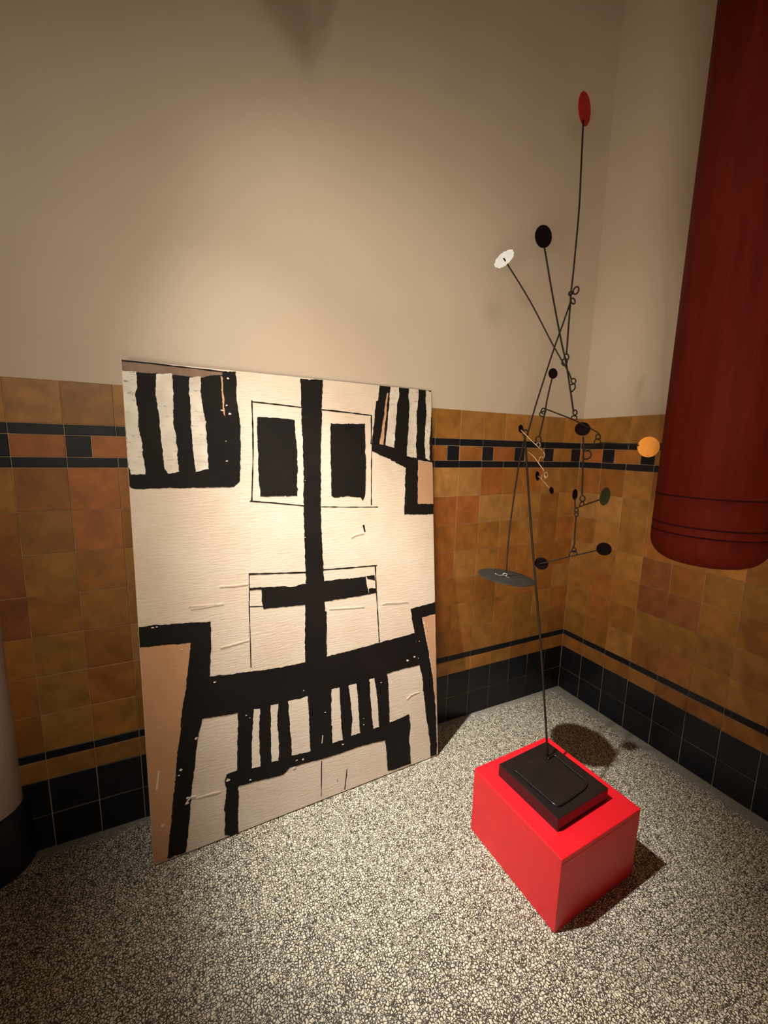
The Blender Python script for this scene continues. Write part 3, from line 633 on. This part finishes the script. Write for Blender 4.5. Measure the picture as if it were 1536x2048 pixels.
# ---------------------------------------------------------------- wire mobile on the pedestal
MD = json.loads(r'''{"D":{"counter":[[-1.0042,-0.5116,1.0317],[0.0871,-0.0279,0.9958],0.1154],"red":[[-0.7118,-0.4446,2.8731],[0.2729,-0.961,-0.0448],0.0533],"blackA":[[-0.8631,-0.4334,2.3883],[-0.1122,-0.9919,-0.0599],0.0405],"white":[[-1.0079,-0.3792,2.2969],[-0.8578,-0.2524,0.4477],0.0424],"smallA":[[-0.8709,-0.5458,1.8507],[-0.2139,-0.9752,0.0577],0.0201],"mid":[[-0.751,-0.6067,1.6411],[-0.7567,-0.4609,-0.4637],0.0287],"orange":[[-0.5637,-0.7594,1.5757],[-0.9767,-0.1879,-0.1035],0.0396],"sB":[[-0.9936,-0.5242,1.634],[0.2616,-0.9532,0.1514],0.0164],"sC":[[-0.9441,-0.5795,1.4543],[0.3851,-0.9104,0.1514],0.0185],"sD":[[-0.8975,-0.6116,1.3996],[0.2075,-0.9525,0.2227],0.0137],"green":[[-0.692,-0.6922,1.3792],[0.1151,-0.9922,-0.0489],0.0362],"sE":[[-0.773,-0.6189,1.3812],[0.2692,-0.9626,0.0292],0.0221],"lowL":[[-0.8997,-0.5951,1.1011],[-0.5219,-0.6082,0.5981],0.0263],"lowR":[[-0.7235,-0.7343,1.1788],[-0.6829,-0.508,0.5249],0.0266]},"R":{"stand":[[0.0042,[[-0.9211,-0.7298,0.331],[-0.9208,-0.6951,0.5206],[-0.9228,-0.6393,0.8174],[-0.9295,-0.5848,1.0952],[-0.9336,-0.535,1.354],[-0.9343,-0.4997,1.5436],[-0.9353,-0.49,1.5935],[-0.9358,-0.4853,1.6175]]],[0.0035,[[-0.9228,-0.4908,1.6219],[-0.924,-0.4901,1.6148],[-0.9279,-0.4877,1.6104],[-0.9329,-0.4844,1.6103],[-0.9368,-0.4811,1.6145],[-0.9381,-0.479,1.6216],[-0.9362,-0.4789,1.6287],[-0.9318,-0.4809,1.6331],[-0.9268,-0.4843,1.6332],[-0.9233,-0.488,1.6289],[-0.9228,-0.4908,1.6219]]]],"arm":[[0.0031,[[-1.004,-0.511,1.0358],[-1.0025,-0.5093,1.0652],[-0.9996,-0.505,1.1363],[-0.9917,-0.5003,1.2441],[-0.9803,-0.4974,1.3509],[-0.9641,-0.495,1.4849],[-0.9542,-0.4954,1.5432],[-0.946,-0.496,1.5892],[-0.9307,-0.5005,1.6313],[-0.9126,-0.5038,1.7085],[-0.8912,-0.5084,1.791],[-0.8491,-0.5182,1.9461],[-0.8203,-0.5259,2.0416],[-0.7998,-0.5312,2.1134],[-0.792,-0.533,2.1434]]],[0.003,[[-0.7671,-0.5406,2.1689],[-0.7714,-0.5384,2.1618],[-0.7767,-0.5351,2.159],[-0.7807,-0.5316,2.1617],[-0.7817,-0.5292,2.169],[-0.7791,-0.5287,2.1782],[-0.7739,-0.5301,2.1857],[-0.7681,-0.533,2.1886],[-0.7641,-0.5365,2.1859],[-0.7636,-0.5393,2.1784],[-0.7671,-0.5406,2.1689]]],[0.003,[[-0.7806,-0.54,2.1348],[-0.779,-0.5405,2.1284],[-0.7802,-0.5395,2.1234],[-0.7836,-0.5371,2.122],[-0.7876,-0.5341,2.1247],[-0.7906,-0.5314,2.1306],[-0.7913,-0.5301,2.1374],[-0.7895,-0.5307,2.1426],[-0.7861,-0.5331,2.144],[-0.7826,-0.5366,2.141],[-0.7806,-0.54,2.1348]]]],"clip":[[0.0017,[[-1.0513,-0.4972,1.0479],[-1.035,-0.5064,1.0402],[-1.0182,-0.5142,1.0427],[-1.011,-0.5186,1.0368],[-0.9964,-0.5267,1.031],[-0.9818,-0.5345,1.0273]]],[0.0015,[[-1.0069,-0.5192,1.045],[-1.0076,-0.5181,1.0416],[-1.0107,-0.5157,1.0393],[-1.0147,-0.5129,1.0389],[-1.0179,-0.5104,1.0405],[-1.019,-0.5091,1.0434],[-1.0176,-0.5095,1.0465],[-1.0142,-0.5114,1.0486],[-1.0102,-0.5143,1.049],[-1.0073,-0.5172,1.0476],[-1.0069,-0.5192,1.045]]]],"bead":[[-0.7947,-0.5287,2.1607],0.0095],"red":[[0.0033,[[-0.7174,-0.4493,2.8306],[-0.7201,-0.4523,2.8038],[-0.7334,-0.4726,2.6391],[-0.7462,-0.4912,2.4855],[-0.7743,-0.515,2.2543],[-0.7864,-0.5232,2.1674],[-0.7921,-0.5298,2.1095],[-0.7975,-0.5351,2.0611],[-0.8113,-0.5497,1.9295]]],[0.0028,[[-0.8039,-0.5553,1.918],[-0.8047,-0.5546,1.9114],[-0.808,-0.5525,1.9074],[-0.8121,-0.5495,1.9074],[-0.8155,-0.5465,1.9117],[-0.8165,-0.5446,1.9185],[-0.8148,-0.5444,1.9254],[-0.8111,-0.5461,1.9296],[-0.8069,-0.5492,1.9295],[-0.8041,-0.5526,1.9251],[-0.8039,-0.5553,1.918]]]],"blackA":[[0.0034,[[-0.8616,-0.4419,2.3435],[-0.8418,-0.4833,2.1608],[-0.8199,-0.5245,1.986],[-0.8062,-0.5463,1.8986],[-0.7966,-0.5679,1.8014],[-0.7909,-0.5825,1.7333],[-0.7886,-0.5884,1.7061]]],[0.0028,[[-0.7763,-0.5947,1.7045],[-0.7768,-0.594,1.6988],[-0.7796,-0.592,1.6953],[-0.7832,-0.5892,1.6952],[-0.7862,-0.5866,1.6988],[-0.7871,-0.5849,1.7045],[-0.7856,-0.5848,1.7103],[-0.7824,-0.5864,1.7138],[-0.7787,-0.5892,1.7139],[-0.7763,-0.5922,1.7103],[-0.7763,-0.5947,1.7045]]],[0.0028,[[-0.8032,-0.548,1.8973],[-0.8066,-0.5461,1.8906],[-0.8116,-0.543,1.8876],[-0.8159,-0.5395,1.8898],[-0.8178,-0.5368,1.8962],[-0.8163,-0.5359,1.9044],[-0.812,-0.537,1.9114],[-0.8066,-0.5397,1.9144],[-0.8023,-0.5432,1.9123],[-0.8009,-0.5462,1.9058],[-0.8032,-0.548,1.8973]]],[0.0028,[[-0.7961,-0.5664,1.8112],[-0.7799,-0.5735,1.8155],[-0.7789,-0.5768,1.7999],[-0.7902,-0.5737,1.786],[-0.7953,-0.5705,1.7897]]]],"white":[[0.0028,[[-1.0166,-0.3894,2.2914],[-1.0099,-0.3944,2.2801],[-0.9304,-0.4561,2.1319],[-0.8534,-0.5205,1.9601],[-0.8069,-0.5574,1.8684],[-0.794,-0.5694,1.8319]]],[0.0026,[[-0.7792,-0.5776,1.8264],[-0.78,-0.5768,1.8209],[-0.7832,-0.5746,1.8174],[-0.7873,-0.5716,1.8175],[-0.7907,-0.5687,1.821],[-0.7918,-0.5669,1.8267],[-0.7901,-0.567,1.8325],[-0.7865,-0.5688,1.836],[-0.7823,-0.5718,1.836],[-0.7794,-0.5751,1.8323],[-0.7792,-0.5776,1.8264]]]],"bar":[[0.0027,[[-0.8914,-0.537,1.7152],[-0.8827,-0.5418,1.7134],[-0.8383,-0.5678,1.695],[-0.7872,-0.5979,1.6729],[-0.7449,-0.6239,1.6486],[-0.7163,-0.6416,1.6318],[-0.7048,-0.6496,1.6204]]],[0.0026,[[-0.8873,-0.5404,1.7075],[-0.8881,-0.5396,1.7013],[-0.8914,-0.5375,1.6974],[-0.8957,-0.5344,1.6973],[-0.8991,-0.5315,1.7012],[-0.9002,-0.5296,1.7075],[-0.8985,-0.5296,1.7138],[-0.8947,-0.5313,1.7178],[-0.8905,-0.5344,1.7178],[-0.8875,-0.5377,1.7139],[-0.8873,-0.5404,1.7075]]],[0.0026,[[-0.7988,-0.5882,1.6786],[-0.7929,-0.589,1.6904],[-0.7788,-0.5962,1.6888],[-0.7794,-0.5982,1.6752]]],[0.0026,[[-0.7025,-0.6523,1.6108],[-0.7032,-0.6516,1.6051],[-0.7064,-0.6494,1.6014],[-0.7105,-0.6465,1.6014],[-0.7138,-0.6436,1.6048],[-0.7149,-0.6419,1.6105],[-0.7133,-0.6419,1.6163],[-0.7096,-0.6436,1.6199],[-0.7055,-0.6466,1.62],[-0.7027,-0.6499,1.6165],[-0.7025,-0.6523,1.6108]]]],"smallA":[[0.003,[[-0.8754,-0.5473,1.8295],[-0.8796,-0.5477,1.8159],[-0.8968,-0.5512,1.7481],[-0.9061,-0.5548,1.7016],[-0.919,-0.5573,1.6513],[-0.9298,-0.5595,1.6086]]],[0.0026,[[-0.9243,-0.5645,1.5953],[-0.9255,-0.5637,1.5885],[-0.9296,-0.5612,1.5842],[-0.9349,-0.5577,1.5841],[-0.9391,-0.5543,1.5882],[-0.9405,-0.5522,1.5949],[-0.9385,-0.5522,1.6018],[-0.9339,-0.5543,1.6061],[-0.9286,-0.5579,1.6062],[-0.9248,-0.5617,1.6021],[-0.9243,-0.5645,1.5953]]],[0.0026,[[-0.9041,-0.555,1.7055],[-0.9201,-0.548,1.7013],[-0.9259,-0.547,1.6915],[-0.9174,-0.5523,1.684],[-0.9103,-0.5554,1.6861]]]],"sB":[[0.0022,[[-0.9975,-0.5286,1.6299],[-0.9875,-0.5354,1.6186],[-0.9542,-0.5581,1.5811],[-0.9225,-0.579,1.5492]]],[0.0022,[[-0.9458,-0.5632,1.5755],[-0.9401,-0.5645,1.5833],[-0.9333,-0.5685,1.5797],[-0.9339,-0.5705,1.5662]]],[0.0022,[[-0.9225,-0.579,1.5492],[-0.9194,-0.5822,1.5397],[-0.9218,-0.5834,1.5262],[-0.9273,-0.5814,1.5223]]]],"sC":[[0.0022,[[-0.9769,-0.5532,1.546],[-0.9668,-0.5594,1.5385],[-0.9535,-0.5685,1.5235],[-0.9372,-0.581,1.4971],[-0.9209,-0.5935,1.4706]]],[0.0022,[[-0.9419,-0.5767,1.5085],[-0.9359,-0.5769,1.524],[-0.9304,-0.5786,1.5299],[-0.9254,-0.582,1.5242]]],[0.0022,[[-0.9119,-0.5998,1.4593],[-0.9123,-0.5992,1.4536],[-0.9147,-0.5975,1.4499],[-0.9178,-0.595,1.4498],[-0.9202,-0.5926,1.4532],[-0.921,-0.591,1.4588],[-0.9197,-0.5909,1.4645],[-0.9169,-0.5922,1.4681],[-0.9138,-0.5947,1.4682],[-0.9118,-0.5975,1.4649],[-0.9119,-0.5998,1.4593]]]],"sD":[[0.0019,[[-0.9441,-0.5795,1.4543],[-0.9356,-0.5846,1.4487],[-0.9306,-0.588,1.4431],[-0.9157,-0.5985,1.4242],[-0.9008,-0.6093,1.4034]]],[0.002,[[-0.9305,-0.5877,1.445],[-0.9282,-0.5868,1.4566],[-0.9176,-0.5918,1.4569],[-0.9165,-0.5947,1.4434]]]],"orange":[[0.0024,[[-0.5965,-0.7427,1.5806],[-0.6159,-0.7294,1.582],[-0.6684,-0.6934,1.5864],[-0.7096,-0.6657,1.5873],[-0.7298,-0.6533,1.581],[-0.747,-0.6434,1.5708]]],[0.0024,[[-0.7351,-0.653,1.5808],[-0.7308,-0.6521,1.5983],[-0.7165,-0.6582,1.6025],[-0.7102,-0.6643,1.5853]]],[0.0024,[[-0.7482,-0.6438,1.565],[-0.7489,-0.6431,1.5593],[-0.752,-0.6409,1.5556],[-0.7562,-0.638,1.5555],[-0.7595,-0.6351,1.5589],[-0.7606,-0.6334,1.5646],[-0.759,-0.6334,1.5704],[-0.7553,-0.6352,1.574],[-0.7512,-0.6381,1.5741],[-0.7483,-0.6414,1.5707],[-0.7482,-0.6438,1.565]]]],"mid":[[0.0032,[[-0.7506,-0.612,1.6117],[-0.7503,-0.6179,1.5784],[-0.7559,-0.629,1.4998],[-0.7604,-0.637,1.4409],[-0.7648,-0.6445,1.3858],[-0.7616,-0.6474,1.3781]]],[0.0027,[[-0.7607,-0.6501,1.3779],[-0.7569,-0.6516,1.3741],[-0.755,-0.6523,1.3688],[-0.7553,-0.652,1.3634],[-0.7576,-0.6505,1.3592],[-0.7612,-0.6482,1.3572],[-0.7651,-0.6455,1.3579],[-0.7681,-0.643,1.3611],[-0.7694,-0.6413,1.366],[-0.7687,-0.6407,1.3714],[-0.7661,-0.6415,1.376]]],[0.0027,[[-0.7515,-0.6218,1.5529],[-0.737,-0.6281,1.5572],[-0.725,-0.6356,1.5477],[-0.7275,-0.6371,1.5319],[-0.7404,-0.6323,1.5237],[-0.7546,-0.6251,1.5253]]]],"green":[[0.0027,[[-0.7068,-0.6868,1.3691],[-0.7175,-0.6802,1.3626],[-0.7407,-0.6658,1.3516],[-0.7719,-0.6466,1.3362],[-0.7829,-0.6399,1.3297]]],[0.0024,[[-0.7761,-0.6476,1.3365],[-0.7718,-0.647,1.3523],[-0.7627,-0.651,1.3545],[-0.7579,-0.6553,1.3429]]],[0.0026,[[-0.777,-0.6444,1.32],[-0.7775,-0.6439,1.314],[-0.7798,-0.6422,1.3102],[-0.783,-0.6397,1.31],[-0.7855,-0.6372,1.3134],[-0.7862,-0.6356,1.3191],[-0.7849,-0.6355,1.325],[-0.7821,-0.6368,1.3287],[-0.7789,-0.6393,1.3289],[-0.7769,-0.6421,1.3256],[-0.777,-0.6444,1.32]]]],"sE":[[0.0026,[[-0.7735,-0.6207,1.3693],[-0.7783,-0.6268,1.35],[-0.7823,-0.6351,1.327]]]],"link":[[0.0027,[[-0.7862,-0.6441,1.2962],[-0.7892,-0.6468,1.2725],[-0.7924,-0.6505,1.2429],[-0.7958,-0.655,1.2074],[-0.7968,-0.6579,1.1877],[-0.8028,-0.6574,1.1738]]],[0.0024,[[-0.7777,-0.6465,1.3062],[-0.7781,-0.646,1.3002],[-0.7805,-0.6442,1.2964],[-0.7836,-0.6418,1.2961],[-0.7861,-0.6393,1.2996],[-0.7869,-0.6377,1.3053],[-0.7856,-0.6376,1.3112],[-0.7827,-0.6389,1.3149],[-0.7796,-0.6414,1.3151],[-0.7776,-0.6442,1.3118],[-0.7777,-0.6465,1.3062]]],[0.0024,[[-0.7925,-0.6641,1.1642],[-0.7931,-0.6634,1.1587],[-0.7959,-0.6614,1.1551],[-0.7996,-0.6587,1.1548],[-0.8025,-0.6561,1.1578],[-0.8035,-0.6545,1.1629],[-0.8021,-0.6545,1.1682],[-0.7988,-0.6561,1.1717],[-0.7951,-0.6589,1.172],[-0.7926,-0.6618,1.1691],[-0.7925,-0.6641,1.1642]]]],"low":[[0.0025,[[-0.9128,-0.5945,1.1003],[-0.9054,-0.6002,1.1031],[-0.8518,-0.642,1.1273],[-0.8234,-0.6642,1.1405],[-0.7678,-0.7084,1.1645],[-0.7502,-0.7226,1.1724]]],[0.0024,[[-0.823,-0.6593,1.1392],[-0.8168,-0.6592,1.157],[-0.7987,-0.6672,1.1614],[-0.7941,-0.6722,1.1459]]]],"loop":[[0.0038,[[-1.0934,-0.726,0.3335],[-1.0882,-0.746,0.3335],[-1.086,-0.7882,0.3335],[-1.0783,-0.8665,0.3335],[-1.0758,-0.8976,0.3335],[-1.0659,-0.9095,0.3335],[-1.0434,-0.9109,0.3335],[-0.9803,-0.9051,0.3335],[-0.9193,-0.8967,0.3335],[-0.8912,-0.8871,0.3335],[-0.881,-0.8726,0.3335],[-0.8828,-0.8445,0.3335],[-0.8843,-0.7906,0.3335],[-0.8842,-0.7431,0.3335],[-0.8915,-0.7309,0.3335],[-0.9104,-0.7314,0.3335],[-0.926,-0.735,0.3335]]]]}}''')
o0 = Vector((-0.977, -0.802, 0.2802))
mob = empty('mobile_sculpture', o0, 'tall standing wire mobile with small coloured discs on a black base block', 'sculpture')
bm = bmesh.new()
add_box(bm, (-0.1375, -0.1375, 0.0), (0.1375, 0.1375, 0.050))
bevel_all(bm, 0.0016, 2)
base = obj('base_block', bm, M_BASE, mob)
base.rotation_euler = (0, 0, math.radians(3.4))

def wires(name, key, parent, mat=M_WIRE):
    bm = bmesh.new()
    for rad, P in MD['R'][key]:
        tube(bm, P, rad, o0, 8, 4)
    return obj(name, bm, mat, parent, smooth=True)

def disc(name, key, parent, mat, th=0.0025, ragged=0.0, seg=36):
    c, n, rad = MD['D'][key]
    c, n = Vector(c) - o0, Vector(n).normalized()
    a = n.orthogonal().normalized()
    e = n.cross(a)
    bm = bmesh.new()
    rr = [rad * (1 + rng.uniform(-ragged, ragged * 0.4)) for _ in range(seg)]
    rings = []
    for k, off in ((0.985, th / 2), (1.0, th / 4), (1.0, -th / 4), (0.985, -th / 2)):
        rings.append([bm.verts.new(c + n * off + k * rr[i] * (math.cos(2 * math.pi * i / seg) * a + math.sin(2 * math.pi * i / seg) * e)) for i in range(seg)])
    for p, q in zip(rings, rings[1:]):
        for i in range(seg):
            j = (i + 1) % seg
            bm.faces.new((p[j], p[i], q[i], q[j]))
    bm.faces.new(rings[0])
    bm.faces.new(list(reversed(rings[-1])))
    return obj(name, bm, mat, parent)

wires('base_wire', 'loop', mob, M_BASE)
wires('stand', 'stand', mob)
arm = wires('balance_arm', 'arm', mob)
disc('counterweight_disc', 'counter', arm, D_GREY, 0.004)
wires('clip', 'clip', arm, M_STEEL)
c, rad = MD['R']['bead']
bm = bmesh.new()
bmesh.ops.create_uvsphere(bm, u_segments=14, v_segments=8, radius=rad)
bmesh.ops.translate(bm, verts=bm.verts, vec=Vector(c) - o0)
obj('pivot_bead', bm, M_WIRE, arm, smooth=True)
w = wires('rod', 'red', mob)
disc('red_disc', 'red', w, D_RED)
w = wires('rod', 'blackA', mob)
disc('black_disc', 'blackA', w, D_BLACK)
w = wires('rod', 'white', mob)
disc('white_disc', 'white', w, D_WHITE, 0.0025, 0.09)
wires('cross_bar', 'bar', mob)
w = wires('rod', 'smallA', mob)
disc('black_disc', 'smallA', w, D_BLACK)
w = wires('rod', 'sB', mob, M_BRASS)
disc('black_disc', 'sB', w, D_BLACK)
w = wires('rod', 'sC', mob, M_BRASS)
w = wires('rod', 'sD', mob, M_BRASS)
disc('black_disc', 'sC', w, D_BLACK)
disc('black_disc', 'sD', w, D_BLACK)
w = wires('rod', 'orange', mob)
disc('orange_disc', 'orange', w, D_ORANGE)
w = wires('rod', 'mid', mob)
disc('black_disc', 'mid', w, D_BLACK)
w = wires('rod', 'green', mob)
disc('green_disc', 'green', w, D_GREEN)
w = wires('rod', 'sE', mob)
disc('black_disc', 'sE', w, D_BLACK)
wires('link', 'link', mob)
w = wires('rod', 'low', mob)
disc('black_disc', 'lowL', w, D_BLACK)
disc('black_disc', 'lowR', w, D_BLACK)

# ---------------------------------------------------------------- dark red hanging column at the right
RB = 0.16
ZB = 1.195
bag = empty('hanging_cylinder', (-0.621, -1.027, ZB), 'long dark red hanging cylinder with rounded lower end and seam rings near the right wall', 'cylinder')
prof = []
for k in range(9):
    a = math.pi / 2 * k / 8
    prof.append((RB - 0.075 + 0.075 * math.sin(a), 0.075 - 0.075 * math.cos(a)))
prof = [(0.02, -0.0005)] + prof
for z in (0.1015, 0.1035, 0.106, 0.129, 0.131, 0.1335, 0.222, 0.224, 0.2265):
    prof.append((RB - (0.0025 if round(z, 4) in (0.1035, 0.131, 0.224) else 0.0), z))
prof += [(RB, 0.8), (RB, 1.6), (RB, 4.0 - ZB)]
bm = bmesh.new()
lathe(bm, prof, 72)
obj('shaft', bm, M_OXB, bag, smooth=True)
for z in (0.1035, 0.131, 0.224):
    bm = bmesh.new()
    tube(bm, [(math.cos(2 * math.pi * i / 48) * (RB - 0.0012), math.sin(2 * math.pi * i / 48) * (RB - 0.0012), z) for i in range(49)], 0.0026, Vector((0, 0, 0)), 6, 2)
    obj('seam', bm, M_SEAM, bag)
